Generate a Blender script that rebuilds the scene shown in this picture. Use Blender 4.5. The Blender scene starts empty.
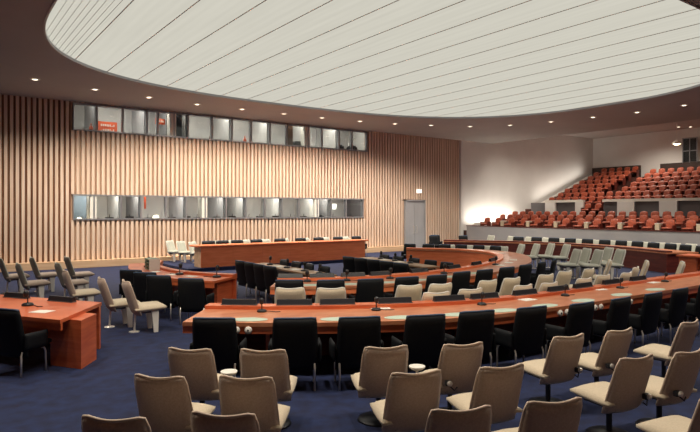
import bpy, bmesh, math, random
from mathutils import Vector, Matrix
random.seed(7)
C = bpy.context.scene.collection
DATA = {
  'front': [(2.47, 6.22, -44.6), (3.06, 5.74, -40.6), (1.89, 5.38, -46.5), (2.48, 4.92, -42.9), (1.28, 4.55, -42.4), (1.94, 4.17, -43.1), (4.12, 5.14, -23.8), (3.7, 4.22, -21.6), (4.87, 4.76, -19.3), (4.47, 3.91, -17.6), (3.32, 3.3, -23.4), (4.03, 3.01, -22.0), (6.13, 4.34, -10.2), (6.92, 4.18, -5.9), (5.8, 3.36, -10.6), (8.14, 3.93, 0.6), (6.47, 3.17, -7.2), (5.34, 2.39, -11.5)],
  'darkA': [(3.18, 7.38, -37.1), (4.0, 6.78, -30.9), (4.7, 6.36, -25.9), (5.48, 5.97, -20.6), (6.25, 5.79, -15.8), (7.12, 5.56, -10.3), (8.01, 5.35, -4.8), (8.95, 5.28, 0.0), (9.93, 5.26, 0.0), (10.9, 5.27, 0.0), (11.97, 5.29, 0.0)],
  'darkE': [(6.05, 10.44, -35.5), (6.69, 9.97, -27.4), (7.41, 9.65, -19.5), (8.21, 9.49, -11.2), (8.95, 9.4, -3.6), (9.86, 9.55, 0.0), (10.67, 9.58, 0.0), (11.57, 9.66, 0.0), (12.49, 9.83, 5.5), (13.43, 10.05, 16.1), (14.44, 10.39, 27.8)],
  'mid': [(5.5, 9.48, -32.4), (6.07, 9.06, -26.2), (7.43, 8.56, -13.7), (8.03, 8.38, -8.3), (7.15, 7.56, -13.9), (7.92, 7.52, -8.2), (9.14, 8.22, 0.0), (9.88, 8.22, 0.0), (9.08, 7.32, 0.0), (11.01, 8.2, 0.0), (9.8, 7.26, 0.0), (11.98, 8.38, 0.0), (11.02, 7.29, 0.0), (12.91, 8.38, 7.8), (11.93, 7.41, 0.0), (15.53, 9.42, 32.4), (12.79, 7.38, 5.9), (14.12, 7.9, 16.6), (16.07, 8.64, 32.6), (16.56, 7.91, 32.7)],
  'east': [(19.13, 15.19, 62.0), (19.9, 15.04, 62.0), (20.68, 14.9, 62.0), (20.6, 14.12, 62.0), (18.13, 12.06, 62.0), (18.86, 12.15, 62.0), (18.51, 11.48, 62.0), (20.0, 11.98, 62.0), (19.36, 11.17, 62.0)],
  'westnear': [(3.47, 11.65, -93.0), (3.2, 12.43, -93.0), (2.9, 14.47, -93.0)],
  'westfar': [(2.06, 19.26, -90.0), (2.26, 17.11, -90.0), (2.83, 19.12, -90.0), (3.1, 16.67, -90.0), (3.68, 18.71, -90.0)],
  'darkC': [(4.07, 14.31, -45.0), (4.17, 13.56, -45.0), (4.22, 12.76, -45.0), (4.58, 11.82, -45.0)],
  'darkB': [(1.13, 9.72, -58.0)],
  'innerW': [(7.32, 14.95, -87), (7.3, 14.32, -85), (7.26, 13.69, -86), (7.22, 13.05, -84)],
  'innerWe': [(8.78, 15.9, 93), (8.74, 15.1, 95), (8.68, 14.3, 91), (8.62, 13.4, 96)],
  'innerE': [(10.58, 14.33, -85.0), (10.54, 13.68, -85.0), (10.53, 13.05, -85.0), (10.48, 12.41, -85.0), (10.43, 11.77, -85.0)],
  'innerEe': [(12.7, 15.8, 93), (12.58, 14.9, 95), (12.46, 14.0, 92), (12.34, 13.1, 96), (12.22, 12.3, 94)],
  'darkG': [(17.06, 19.18, -230.5), (17.57, 18.58, -237.3), (17.99, 18.03, -243.2), (18.33, 17.42, -249.1), (18.61, 16.72, -255.4), (18.75, 15.98, -261.7)],
  'lightG': [(18.25, 19.23, -235.9), (18.79, 18.52, -242.6), (19.18, 17.81, -248.6), (19.48, 17.05, -254.7), (19.69, 16.36, -260.0)],
  'darkH': [(25.43, 19.98, -246.4), (25.77, 19.1, -250.8), (25.95, 18.2, -255.0), (26.03, 17.33, -259.0), (26.11, 16.45, -263.2), (26.02, 15.51, -267.6), (25.95, 14.67, 88.4), (25.78, 13.83, 84.3), (25.49, 12.98, 80.0), (25.21, 12.14, 75.7), (24.89, 11.41, 71.8), (24.53, 10.66, 67.6)],
  'lightH': [(27.0, 23.33, 90.0), (27.0, 21.85, 90.0), (27.0, 20.61, 90.0), (27.0, 19.5, 90.0), (27.0, 18.45, 90.0), (27.0, 17.46, 90.0), (27.0, 16.52, 90.0), (27.0, 15.62, 90.0), (27.0, 14.82, 90.0), (27.0, 14.05, 90.0), (27.0, 13.41, 90.0), (27.0, 12.74, 90.0), (27.0, 12.07, 90.0)],
  'darkD': [(9.5, 22.9, 180.0), (10.12, 22.9, 180.0), (10.8, 22.9, 180.0), (11.71, 22.9, 180.0), (12.88, 22.9, 180.0), (13.95, 22.9, 180.0), (14.94, 22.9, 180.0), (16.05, 22.9, 180.0), (17.16, 22.9, 180.0)],
  'lightD': [(10.26, 24.2, 180.0), (11.02, 24.2, 180.0), (11.81, 24.2, 180.0), (12.83, 24.2, 180.0), (13.84, 24.2, 180.0), (15.01, 24.2, 180.0), (16.18, 24.2, 180.0), (17.41, 24.2, 180.0)],
  'whiteD': [(9.37, 24.0, -150), (9.12, 24.75, -152), (8.9, 25.5, -149)],
  'A_out': [(2.93, 8.09), (3.71, 7.46), (4.58, 6.85), (5.46, 6.37), (6.34, 6.03), (7.47, 5.83), (8.97, 5.73), (11.21, 5.71), (13.65, 5.71), (16.58, 5.71), (19.02, 5.71)],
  'A_in': [(3.78, 9.17), (4.39, 8.63), (5.07, 8.17), (5.8, 7.76), (6.53, 7.4), (7.51, 7.05), (8.97, 6.83), (11.21, 6.78), (13.65, 6.78), (16.58, 6.78), (19.02, 6.78)],
  'E_out': [(5.76, 10.78), (6.42, 10.27), (7.22, 9.89), (8.15, 9.65), (9.28, 9.6), (10.71, 9.74), (12.24, 10.11), (13.85, 10.72), (15.29, 11.48), (16.61, 12.52), (17.65, 13.64), (18.25, 14.87), (18.35, 16.26), (17.84, 17.56), (16.9, 18.8)],
  'E_in': [(6.53, 11.8), (7.12, 11.46), (7.75, 11.17), (8.48, 10.94), (9.36, 10.87), (10.63, 10.92), (11.99, 11.21), (13.36, 11.7), (14.63, 12.38), (15.8, 13.26), (16.58, 14.14), (17.07, 15.11), (17.16, 16.09), (16.77, 17.07), (15.99, 18.14)],
  'C_out': [(5.19, 12.38), (4.75, 13.2), (4.42, 14.3), (4.36, 15.4), (4.5, 16.6), (4.9, 18.0)],
  'C_in': [(6.09, 13.07), (5.61, 13.85), (5.31, 14.72), (5.27, 15.7), (5.41, 16.77), (5.9, 17.94)],
  'H_in': [(22.0, 22.0), (23.4, 20.0), (24.1, 18.2), (24.3, 16.4), (24.1, 14.6), (23.5, 12.8), (22.6, 10.9)],
  'H_out': [(23.3, 22.9), (24.7, 20.8), (25.5, 18.6), (25.7, 16.4), (25.5, 14.3), (24.8, 12.2), (23.9, 10.3)],
  'B_out': [(1.56, 9.28), (1.03, 10.13), (-0.56, 12.68)],
  'B_in': [(2.44, 10.66), (1.75, 11.75), (0.6, 13.6)],
  'plateA': [(3.96, 8.55), (4.73, 8.05), (5.33, 7.68), (6.17, 7.2), (7.1, 6.86), (7.82, 6.69), (8.78, 6.59), (9.73, 6.48), (10.52, 6.35), (11.54, 6.39), (12.61, 6.37)],
  'micA': [(4.22, 8.17), (5.69, 7.11), (7.52, 6.62), (9.57, 6.41), (11.43, 6.17), (13.27, 6.14)],
  'padA': [(3.91, 7.87), (4.85, 6.99), (5.68, 6.54), (6.54, 6.28), (7.35, 5.96), (8.28, 5.75), (9.31, 5.66), (10.55, 5.62), (11.79, 5.64)],
  'plateE': [(6.56, 11.34), (7.26, 11.07), (8.0, 10.93), (8.67, 10.58)],
  'micE': [(6.91, 11.19), (7.71, 10.85), (8.71, 10.37), (10.53, 10.38), (13.44, 11.27)],
  'padE': [(6.37, 10.12), (7.21, 9.89), (8.11, 9.66), (9.04, 9.65), (10.13, 9.85), (11.27, 10.13)],
  'misc': [(1.41, 11.72), (1.59, 10.91), (1.8, 11.02), (4.52, 15.95), (4.69, 14.89), (4.7, 14.31), (4.83, 13.17), (24.05, 17.48), (23.51, 20.78)],
  'ash': [(2.68, 5.96), (4.49, 4.91)],
  'bar1': [(8.57, 15.6), (8.06, 11.34)],
  'bar2': [(12.48, 15.61), (11.33, 11.02)],
  'down': [(3.03, 22.7), (5.09, 23.25), (7.19, 23.62), (9.32, 23.96), (11.4, 23.96), (13.51, 23.92), (15.59, 23.86), (17.75, 23.66), (19.73, 23.27), (21.62, 22.56), (23.62, 21.65), (25.01, 20.11), (25.72, 18.1), (26.13, 16.04), (26.45, 14.04), (26.34, 11.93)],
  'boothL': [4.92, 5.74, 6.84, 7.69, 8.8, 9.74, 10.66, 11.72, 12.77, 13.82, 14.8, 15.81, 16.93, 17.84, 18.84, 20.02],
  'boothU': [4.92, 5.86, 6.92, 7.95, 8.44, 9.17, 9.83, 11.01, 12.03, 13.05, 14.11, 15.09, 16.37, 17.25, 18.37, 19.25, 20.31],
  'chairlone': [(23.6, 24.2, 150.0)],
  'loneH': [(23.0, 23.6, 170.0), (24.3, 22.6, 165.0)],
}

TZ = .78      # table height
ZC = 6.90     # soffit height
VW = 26.4     # face of the slatted wall
UP = 28.0     # gallery parapet
ORD = ['first','second','third','fourth','fifth','sixth','seventh','eighth','ninth','tenth','eleventh','twelfth','thirteenth','fourteenth',
       'fifteenth','sixteenth','seventeenth','eighteenth','nineteenth','twentieth','twenty-first','twenty-second','twenty-third','twenty-fourth','twenty-fifth','twenty-sixth']

# ---------------------------------------------------------------- materials
def mat(name, col, rough=.6, metal=0, noise=None, bump=0, scale=(8,8,8), spec=.5, emit=None, sheen=0, coat=0, detail=4):
    m = bpy.data.materials.new(name); m.use_nodes = True
    nt = m.node_tree; b = nt.nodes['Principled BSDF']
    b.inputs['Base Color'].default_value = (*col, 1); b.inputs['Roughness'].default_value = rough
    b.inputs['Metallic'].default_value = metal; b.inputs['Specular IOR Level'].default_value = spec
    b.inputs['Sheen Weight'].default_value = sheen; b.inputs['Coat Weight'].default_value = coat
    tc = nt.nodes.new('ShaderNodeTexCoord'); mp = nt.nodes.new('ShaderNodeMapping')
    mp.inputs['Scale'].default_value = scale
    nt.links.new(tc.outputs['Object'], mp.inputs['Vector'])
    n = nt.nodes.new('ShaderNodeTexNoise'); n.inputs['Scale'].default_value = 1; n.inputs['Detail'].default_value = detail
    nt.links.new(mp.outputs['Vector'], n.inputs['Vector'])
    if noise:
        r = nt.nodes.new('ShaderNodeValToRGB')
        r.color_ramp.elements[0].position = .32; r.color_ramp.elements[1].position = .68
        r.color_ramp.elements[0].color = (*noise, 1); r.color_ramp.elements[1].color = (*col, 1)
        nt.links.new(n.outputs['Fac'], r.inputs['Fac']); nt.links.new(r.outputs['Color'], b.inputs['Base Color'])
    if bump:
        bp = nt.nodes.new('ShaderNodeBump'); bp.inputs['Strength'].default_value = bump; bp.inputs['Distance'].default_value = .01
        nt.links.new(n.outputs['Fac'], bp.inputs['Height']); nt.links.new(bp.outputs['Normal'], b.inputs['Normal'])
    if emit:
        b.inputs['Emission Color'].default_value = (*emit[:3], 1); b.inputs['Emission Strength'].default_value = emit[3]
    return m
M = {}
M['red_wood'] = mat('red_wood', (.72,.175,.065), .33, noise=(.54,.10,.034), scale=(1.5,1.5,14), coat=.15)
M['red_wood_lit'] = mat('red_wood_lit', (1.0,.285,.115), .33, noise=(.86,.20,.07), scale=(1.5,1.5,14), coat=.15)  # red_wood painted brighter, as if lit, for dais and horseshoe
M['table_wood'] = mat('table_wood', (.64,.26,.13), .34, noise=(.50,.16,.07), scale=(2.2,7,2.2), coat=.2)
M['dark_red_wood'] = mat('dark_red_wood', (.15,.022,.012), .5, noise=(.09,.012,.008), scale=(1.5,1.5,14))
M['dark_brown'] = mat('dark_brown', (.06,.035,.028), .6)
M['tan_wood'] = mat('tan_wood', (.40,.26,.15), .4, noise=(.30,.18,.10), scale=(3,6,3))
M['slat_wood'] = mat('slat_wood', (.84,.665,.53), .55, noise=(.68,.49,.36), scale=(9,3,.5), detail=5)
M['slat_backing'] = mat('slat_backing', (.26,.12,.06), .8, noise=(.19,.08,.035), scale=(4,4,.6))
M['ply_backing'] = mat('ply_backing', (.60,.41,.29), .8, noise=(.48,.31,.21), scale=(4,4,.6))
M['ledge_wood'] = mat('ledge_wood', (.72,.49,.31), .5, noise=(.60,.38,.22), scale=(.8,6,8))
M['carpet'] = mat('carpet', (.0085,.020,.082), .95, noise=(.0035,.007,.036), bump=.35, scale=(5,5,5), detail=9, sheen=.03)
M['gallery_carpet'] = mat('gallery_carpet', (.10,.035,.025), .95, noise=(.07,.022,.016), scale=(6,6,6))
M['beige'] = mat('beige_fabric', (.47,.365,.295), .85, noise=(.39,.30,.235), bump=.25, scale=(60,60,60), sheen=.25)
M['beige_welt'] = mat('beige_welt', (.62,.49,.38), .6)
M['cream'] = mat('cream_fabric', (.66,.56,.41), .8, noise=(.58,.48,.34), bump=.2, scale=(60,60,60), sheen=.2)
M['grey_fabric'] = mat('grey_green_fabric', (.47,.47,.40), .85, noise=(.39,.40,.34), bump=.2, scale=(50,50,50), sheen=.2)
M['olive_fabric'] = mat('olive_grey_fabric', (.27,.24,.19), .85, noise=(.20,.18,.145), bump=.2, scale=(50,50,50), sheen=.2)
M['black'] = mat('black_leather', (.007,.008,.010), .6, noise=(.004,.005,.007), bump=.1, scale=(40,40,40), spec=.22)
M['sheen_top'] = mat('blue_sheen', (.045,.085,.16), .45)  # bluish sheen of the black chair tops, put into the colour
M['white_paint'] = mat('white_paint', (.80,.77,.70), .5)
M['white_plaster'] = mat('white_plaster', (.84,.82,.79), .85, noise=(.78,.76,.73), scale=(.6,.6,.6))
M['soffit'] = mat('soffit_paint', (.40,.375,.345), .7, noise=(.365,.34,.315), scale=(.5,.5,.5))
M['grey_ceiling'] = mat('gallery_ceiling_paint', (.55,.50,.47), .8)
M['grey_paint'] = mat('grey_paint', (.40,.39,.40), .6, noise=(.35,.345,.36), scale=(1,1,1))
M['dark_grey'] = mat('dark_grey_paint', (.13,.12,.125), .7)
M['booth_grey'] = mat('booth_wall', (.60,.59,.57), .8, noise=(.47,.46,.46), scale=(.9,.9,.9), detail=2)
M['booth_blue'] = mat('booth_blue_panel', (.22,.29,.36), .7)
M['metal_grey'] = mat('frame_metal', (.36,.36,.38), .4, metal=.6)
M['chrome'] = mat('chrome', (.86,.82,.74), .28, metal=.55)
M['black_plastic'] = mat('black_plastic', (.014,.014,.018), .35)
M['purple_plate'] = mat('dark_blue_plate', (.035,.03,.075), .4)
M['paper'] = mat('paper', (.82,.80,.73), .8)
M['green_paper'] = mat('green_blotter', (.50,.60,.50), .7, noise=(.44,.53,.43), scale=(9,9,9))
M['green_plastic'] = mat('green_tray', (.22,.34,.22), .5)
M['orange_sign'] = mat('orange_sign', (.75,.11,.03), .5)
M['orange_seat'] = mat('orange_red_upholstery', (.44,.078,.024), .55, noise=(.24,.034,.012), bump=.1, scale=(9,9,9), spec=.5, sheen=.2)
M['door_grey'] = mat('door_grey', (.43,.425,.44), .5, noise=(.38,.375,.39), scale=(2,2,.7))
M['brown_cloth'] = mat('brown_cloth', (.20,.12,.08), .9)
M['lamp_glow'] = mat('lamp_glow', (1,.9,.75), .5, emit=(1,.86,.66,3))
M['warm_glow'] = mat('warm_glow', (1,.8,.5), .5, emit=(1,.72,.38,12))
M['sign_glow'] = mat('sign_glow', (1,1,1), .5, emit=(1,.95,.85,1.0))
M['rib_metal'] = mat('rib_metal', (.72,.70,.64), .5)
def panel_mat():
    m = bpy.data.materials.new('luminous_panel'); m.use_nodes = True; nt = m.node_tree
    nt.nodes.remove(nt.nodes['Principled BSDF'])
    e = nt.nodes.new('ShaderNodeEmission'); tc = nt.nodes.new('ShaderNodeTexCoord'); mp = nt.nodes.new('ShaderNodeMapping')
    mp.inputs['Scale'].default_value = (5.1,.35,1); n = nt.nodes.new('ShaderNodeTexNoise'); n.inputs['Scale'].default_value = 1; n.inputs['Detail'].default_value = 6
    w = nt.nodes.new('ShaderNodeTexWave'); w.inputs['Scale'].default_value = 1.33; w.bands_direction = 'X'; w.inputs['Distortion'].default_value = .3
    r = nt.nodes.new('ShaderNodeMapRange'); r.inputs['To Min'].default_value = .90; r.inputs['To Max'].default_value = 1.06
    r2 = nt.nodes.new('ShaderNodeMapRange'); r2.inputs['To Min'].default_value = .985; r2.inputs['To Max'].default_value = 1.01
    mu = nt.nodes.new('ShaderNodeMath'); mu.operation = 'MULTIPLY'; mu2 = nt.nodes.new('ShaderNodeMath'); mu2.operation = 'MULTIPLY'
    mu2.inputs[1].default_value = PANEL
    e.inputs['Color'].default_value = (1,.965,.83,1)
    L = nt.links.new
    L(tc.outputs['Object'], mp.inputs['Vector']); L(mp.outputs['Vector'], n.inputs['Vector']); L(tc.outputs['Object'], w.inputs['Vector'])
    L(n.outputs['Fac'], r.inputs['Value']); L(w.outputs['Fac'], r2.inputs['Value'])
    L(r.outputs['Result'], mu.inputs[0]); L(r2.outputs['Result'], mu.inputs[1]); L(mu.outputs['Value'], mu2.inputs[0])
    L(mu2.outputs['Value'], e.inputs['Strength']); L(e.outputs['Emission'], nt.nodes['Material Output'].inputs['Surface'])
    return m
PANEL = .64
M['panel'] = panel_mat()
def glass_mat():
    m = bpy.data.materials.new('booth_glass'); m.use_nodes = True; nt = m.node_tree
    nt.nodes.remove(nt.nodes['Principled BSDF'])
    t = nt.nodes.new('ShaderNodeBsdfTransparent'); t.inputs['Color'].default_value = (.90,.93,.93,1)
    g = nt.nodes.new('ShaderNodeBsdfGlossy'); g.inputs['Roughness'].default_value = .03
    x = nt.nodes.new('ShaderNodeMixShader'); f = nt.nodes.new('ShaderNodeFresnel'); f.inputs['IOR'].default_value = 1.45
    nt.links.new(f.outputs['Fac'], x.inputs['Fac']); nt.links.new(t.outputs[0], x.inputs[1]); nt.links.new(g.outputs[0], x.inputs[2])
    nt.links.new(x.outputs[0], nt.nodes['Material Output'].inputs['Surface'])
    return m
M['glass'] = glass_mat()

# ---------------------------------------------------------------- mesh helpers
class MB:
    def __init__(s): s.v = []; s.f = []
    def add(s, vs, fs):
        o = len(s.v); s.v += [tuple(v) for v in vs]; s.f += [tuple(i+o for i in f) for f in fs]
    def box(s, x0,x1,y0,y1,z0,z1):
        s.add([(x0,y0,z0),(x1,y0,z0),(x1,y1,z0),(x0,y1,z0),(x0,y0,z1),(x1,y0,z1),(x1,y1,z1),(x0,y1,z1)],
              [(0,3,2,1),(4,5,6,7),(0,1,5,4),(1,2,6,5),(2,3,7,6),(3,0,4,7)])
    def prism(s, pts, z0, z1):
        n = len(pts); s.add([(x,y,z0) for x,y in pts]+[(x,y,z1) for x,y in pts],
            [tuple(range(n-1,-1,-1)), tuple(range(n,2*n))]+[(i,(i+1)%n,n+(i+1)%n,n+i) for i in range(n)])
    def rail(s, A, B, z0, z1):
        n = len(A)
        vs = [(x,y,z0) for x,y in A]+[(x,y,z0) for x,y in B]+[(x,y,z1) for x,y in A]+[(x,y,z1) for x,y in B]
        fs = []
        for i in range(n-1):
            fs += [(i,i+1,n+i+1,n+i),(2*n+i,3*n+i,3*n+i+1,2*n+i+1),(i,2*n+i,2*n+i+1,i+1),(n+i,n+i+1,3*n+i+1,3*n+i)]
        fs += [(0,n,3*n,2*n),(n-1,3*n-1,4*n-1,2*n-1)]
        s.add(vs, fs)
    def tube(s, pts, r, n=8):
        pts = [Vector(p) for p in pts]; rings = []; up = Vector((.13,.27,.95)).normalized()
        for i,p in enumerate(pts):
            t = (pts[min(i+1,len(pts)-1)]-pts[max(i-1,0)]).normalized()
            if abs(t.dot(up)) > .95: a = t.cross(Vector((1,0,0))).normalized()
            else: a = t.cross(up).normalized()
            if rings and a.dot(rings[-1][1]) < 0: a = -a
            rings.append((p,a,t.cross(a).normalized()))
        rr = r if isinstance(r,(list,tuple)) else [r]*len(pts)
        vs = [p+(a*math.cos(k*2*math.pi/n)+b*math.sin(k*2*math.pi/n))*rr[i] for i,(p,a,b) in enumerate(rings) for k in range(n)]
        m = len(pts)
        fs = [(i*n+k,i*n+(k+1)%n,(i+1)*n+(k+1)%n,(i+1)*n+k) for i in range(m-1) for k in range(n)]
        fs += [tuple(range(n-1,-1,-1)), tuple((m-1)*n+k for k in range(n))]
        s.add(vs, fs)
    def lathe(s, prof, c=(0,0,0), n=16, axis='z', sx=1, sy=1):
        vs = []
        for r,h in prof:
            for k in range(n):
                a = k*2*math.pi/n; x,y = r*math.cos(a)*sx, r*math.sin(a)*sy
                vs.append((c[0]+x,c[1]+y,c[2]+h) if axis=='z' else (c[0]+x,c[1]+h,c[2]+y))
        m = len(prof)
        fs = [(i*n+k,i*n+(k+1)%n,(i+1)*n+(k+1)%n,(i+1)*n+k) for i in range(m-1) for k in range(n)]
        fs += [tuple(range(n-1,-1,-1)), tuple((m-1)*n+k for k in range(n))]
        s.add(vs, fs)
    def pad(s, fn, nx=10, ny=8, T=.06):
        """soft cushion: fn(s,t) -> centre point, s,t in -1..1; thickness fades at the rim"""
        P = [[Vector(fn(-1+2*i/nx,-1+2*j/ny)) for j in range(ny+1)] for i in range(nx+1)]
        fr = []; bk = []
        for i in range(nx+1):
            for j in range(ny+1):
                a = P[min(i+1,nx)][j]-P[max(i-1,0)][j]; b = P[i][min(j+1,ny)]-P[i][max(j-1,0)]
                nrm = a.cross(b).normalized(); ss = abs(-1+2*i/nx); tt = abs(-1+2*j/ny)
                th = T*.5*math.sqrt(max(0,1-ss**6))*math.sqrt(max(0,1-tt**6))+T*.16
                fr.append(P[i][j]+nrm*th); bk.append(P[i][j]-nrm*th)
        N = len(fr); w = ny+1; fs = []
        for i in range(nx):
            for j in range(ny):
                a = i*w+j; fs += [(a,a+w,a+w+1,a+1),(N+a,N+a+1,N+a+w+1,N+a+w)]
        rim = [i*w for i in range(nx+1)]+[nx*w+j for j in range(1,ny+1)]+[i*w+ny for i in range(nx-1,-1,-1)]+[j for j in range(ny-1,0,-1)]
        for k in range(len(rim)):
            a,b = rim[k],rim[(k+1)%len(rim)]; fs.append((b,a,N+a,N+b))
        s.add(fr+bk, fs)
    def build(s, name, m, parent=None, smooth=False, bevel=0):
        me = bpy.data.meshes.new(name); me.from_pydata(s.v, [], s.f)
        bm = bmesh.new(); bm.from_mesh(me); bmesh.ops.recalc_face_normals(bm, faces=bm.faces[:])
        if bevel: 
            bmesh.ops.bevel(bm, geom=[e for e in bm.edges if len(e.link_faces)==2 and e.calc_face_angle(0)>.6], offset=bevel, segments=2, affect='EDGES', profile=.5)
        bm.to_mesh(me); bm.free()
        if smooth: me.polygons.foreach_set('use_smooth', [True]*len(me.polygons))
        me.materials.append(M[m]); me.update()
        o = bpy.data.objects.new(name, me); C.objects.link(o); o.parent = parent
        return o
def thing(name, label, cat, loc=(0,0,0), rz=0, group=None):
    o = bpy.data.objects.new(name, None); C.objects.link(o); o.empty_display_size = .1
    o.location = loc; o.rotation_euler = (0,0,math.radians(rz)); tag(o, label, cat, group); return o
def tag(o, label, cat, group=None):
    o['label'] = label; o['category'] = cat
    if group: o['group'] = group
    return o
def struct(o): o['kind'] = 'structure'; return o
def dup(root, loc, rz, label, group=None, scale=None):
    r = root.copy(); C.objects.link(r); r.location = loc; r.rotation_euler = (0,0,math.radians(rz)); r['label'] = label
    if group: r['group'] = group
    r.scale = (scale or 1,)*3
    for ch in list(root.children):
        c = ch.copy(); C.objects.link(c); c.parent = r
        for g in ch.children:
            d = g.copy(); C.objects.link(d); d.parent = c
    return r
used = set()
def place(proto, loc, rz, label, group=None, scale=None, z=0):
    loc = (loc[0],loc[1],z)
    if proto.name not in used:
        used.add(proto.name); proto.location = loc; proto.rotation_euler = (0,0,math.radians(rz)); proto['label'] = label
        if group: proto['group'] = group
        if scale: proto.scale = (scale,)*3
        return proto
    return dup(proto, loc, rz, label, group, scale)
def at_u(px, u):
    t=(px-350)/585; d=u/(.5864+t*.81); return d*.81-t*d*.5864

# ---------------------------------------------------------------- room shell
U0, U1, V0 = -4.0, 43.0, -1.6
b = MB(); b.box(U0-.2,U1+.2,V0-.2,VW+.3,-.2,0); struct(b.build('floor','carpet'))
b = MB(); b.box(U0-.2,U0,V0,VW,0,ZC); struct(b.build('wall_left','slat_backing'))
b = MB(); b.box(U0-.2,U1+.2,V0-.2,V0,0,8.3); struct(b.build('wall_near','slat_wood'))
b = MB(); b.box(U1,U1+.2,V0,VW,0,8.3); struct(b.build('wall_right','white_plaster'))
# slatted wall with the two long booth openings and the doorway
BU = (4.92,20.31,5.74,6.84); BL = (4.92,20.05,2.0,3.02); DR = (23.17,24.80,0,3.02); WE = 27.87
b = MB()
def wall_with_holes(b, u0,u1,z0,z1,holes,v0,v1):
    cuts = sorted({u0,u1}|{h[0] for h in holes}|{h[1] for h in holes}); cuts = [c for c in cuts if u0<=c<=u1]
    for a,c in zip(cuts,cuts[1:]):
        mid = (a+c)/2; hs = sorted([(h[2],h[3]) for h in holes if h[0]<mid<h[1]]); z = z0
        for h0,h1 in hs:
            if h0>z: b.box(a,c,v0,v1,z,h0)
            z = h1
        if z<z1: b.box(a,c,v0,v1,z,z1)
HOLES = [BU,BL,DR]
wall_with_holes(b, 4.85,WE,0,ZC,HOLES,VW+.10,VW+.26)
back = struct(b.build('wall_back','ply_backing'))
b = MB(); b.box(U0,4.85,VW+.10,VW+.26,0,ZC); struct(b.build('wall_back_bay','slat_backing'))
b = MB(); u = U0+.05; k = 0
while u < WE-.1:
    w = .112
    hs = sorted([(h[2]-.03,h[3]+.03) for h in HOLES if h[0]-.08<u+w/2<h[1]+.08]); z = .30
    for h0,h1 in hs:
        if h0>z: b.box(u,u+w,VW-.02,VW+.10,z,h0)
        z = max(z,h1)
    if z<ZC: b.box(u,u+w,VW-.02,VW+.10,z,ZC)
    u += .2
sl = b.build('wall_back_slats','slat_wood', back)
b = MB(); b.box(1.0,DR[0]-.1,VW-.42,VW-.02,0,.30); b.box(DR[1]+.1,WE,VW-.12,VW-.02,0,.30); struct(b.build('baseboard_back','ledge_wood',bevel=.01))
b = MB(); b.box(WE,WE+.22,VW-.10,VW+.26,0,ZC); struct(b.build('trim_1','white_plaster'))
b = MB(); b.box(WE+.22,U1,VW,VW+.26,0,8.3); struct(b.build('wall_back_gallery','white_plaster'))
# soffit with the big rounded opening
EC = (12.95,14.0); EA, EB, EN = 10.72, 8.02, 2.75
def ell(a, ga=0):
    c,s_ = math.cos(a),math.sin(a); EN = 2.75 if c<0 else 2.5
    return (EC[0]+(EA+ga)*math.copysign(abs(c)**(2/EN),c), EC[1]+(EB+ga)*math.copysign(abs(s_)**(2/EN),s_))
SU1 = 31.0
NS = 144; b = MB(); inn = []; out = []
for k in range(NS):
    a = 2*math.pi*k/NS; p = ell(a); inn.append(p)
    dx,dy = p[0]-EC[0],p[1]-EC[1]; ts = []
    if dx>1e-6: ts.append((SU1-EC[0])/dx)
    if dx<-1e-6: ts.append((U0-EC[0])/dx)
    if dy>1e-6: ts.append((VW+.1-EC[1])/dy)
    if dy<-1e-6: ts.append((V0-EC[1])/dy)
    t = min(ts); out.append((EC[0]+dx*t,EC[1]+dy*t))
for cx,cy in ((SU1,VW+.1),(U0,VW+.1),(U0,V0),(SU1,V0)):   # snap nearest ray to the corner
    i = min(range(NS), key=lambda i:(out[i][0]-cx)**2+(out[i][1]-cy)**2); out[i] = (cx,cy)
b.rail(inn+inn[:1], out+out[:1], ZC, ZC+.25); struct(b.build('ceiling','soffit'))
b = MB(); b.box(SU1-.15,SU1,V0,VW,ZC+.25,8.2); b.box(SU1,U1,V0,VW,8.1,8.3); struct(b.build('ceiling_gallery','grey_ceiling'))
b = MB(); b.rail([ell(2*math.pi*k/NS) for k in range(NS+1)], [ell(2*math.pi*k/NS,-.045) for k in range(NS+1)], ZC-.03, ZC+.06); struct(b.build('trim_2','metal_grey'))
lum = thing('luminous_ceiling','large rounded cream luminous ceiling of parallel strips glowing over the whole chamber','ceiling light',(EC[0],EC[1],ZC+.05))
b = MB(); b.add([(x-EC[0],y-EC[1],0) for x,y in [ell(2*math.pi*k/NS,-.02) for k in range(NS)]]+[(x-EC[0],y-EC[1],.05) for x,y in [ell(2*math.pi*k/NS,-.02) for k in range(NS)]],
   [tuple(range(NS)),tuple(range(2*NS-1,NS-1,-1))]+[(k,(k+1)%NS,NS+(k+1)%NS,NS+k) for k in range(NS)])
b.build('diffuser','panel',lum)
def vspan(u):
    q = abs((u-EC[0])/(EA-.05)); EN = 2.75 if u<EC[0] else 2.5
    return (EB-.05)*max(0,1-q**EN)**(1/EN) if q<1 else 0
u = 3.65
while u < EC[0]+EA:
    h = vspan(u)
    if h>.2:
        b = MB(); b.box(u-EC[0]-.012,u-EC[0]+.012,-h,h,-.010,0); b.build('rib','rib_metal',lum)
    u += 1.17
for k in range(8):
    u = 2.48+k*.14; h = vspan(u)
    if h>.2: b = MB(); b.box(u-EC[0]-.004,u-EC[0]+.004,-h,h,-.008,0); b.build('fine_rib','rib_metal',lum)

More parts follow.
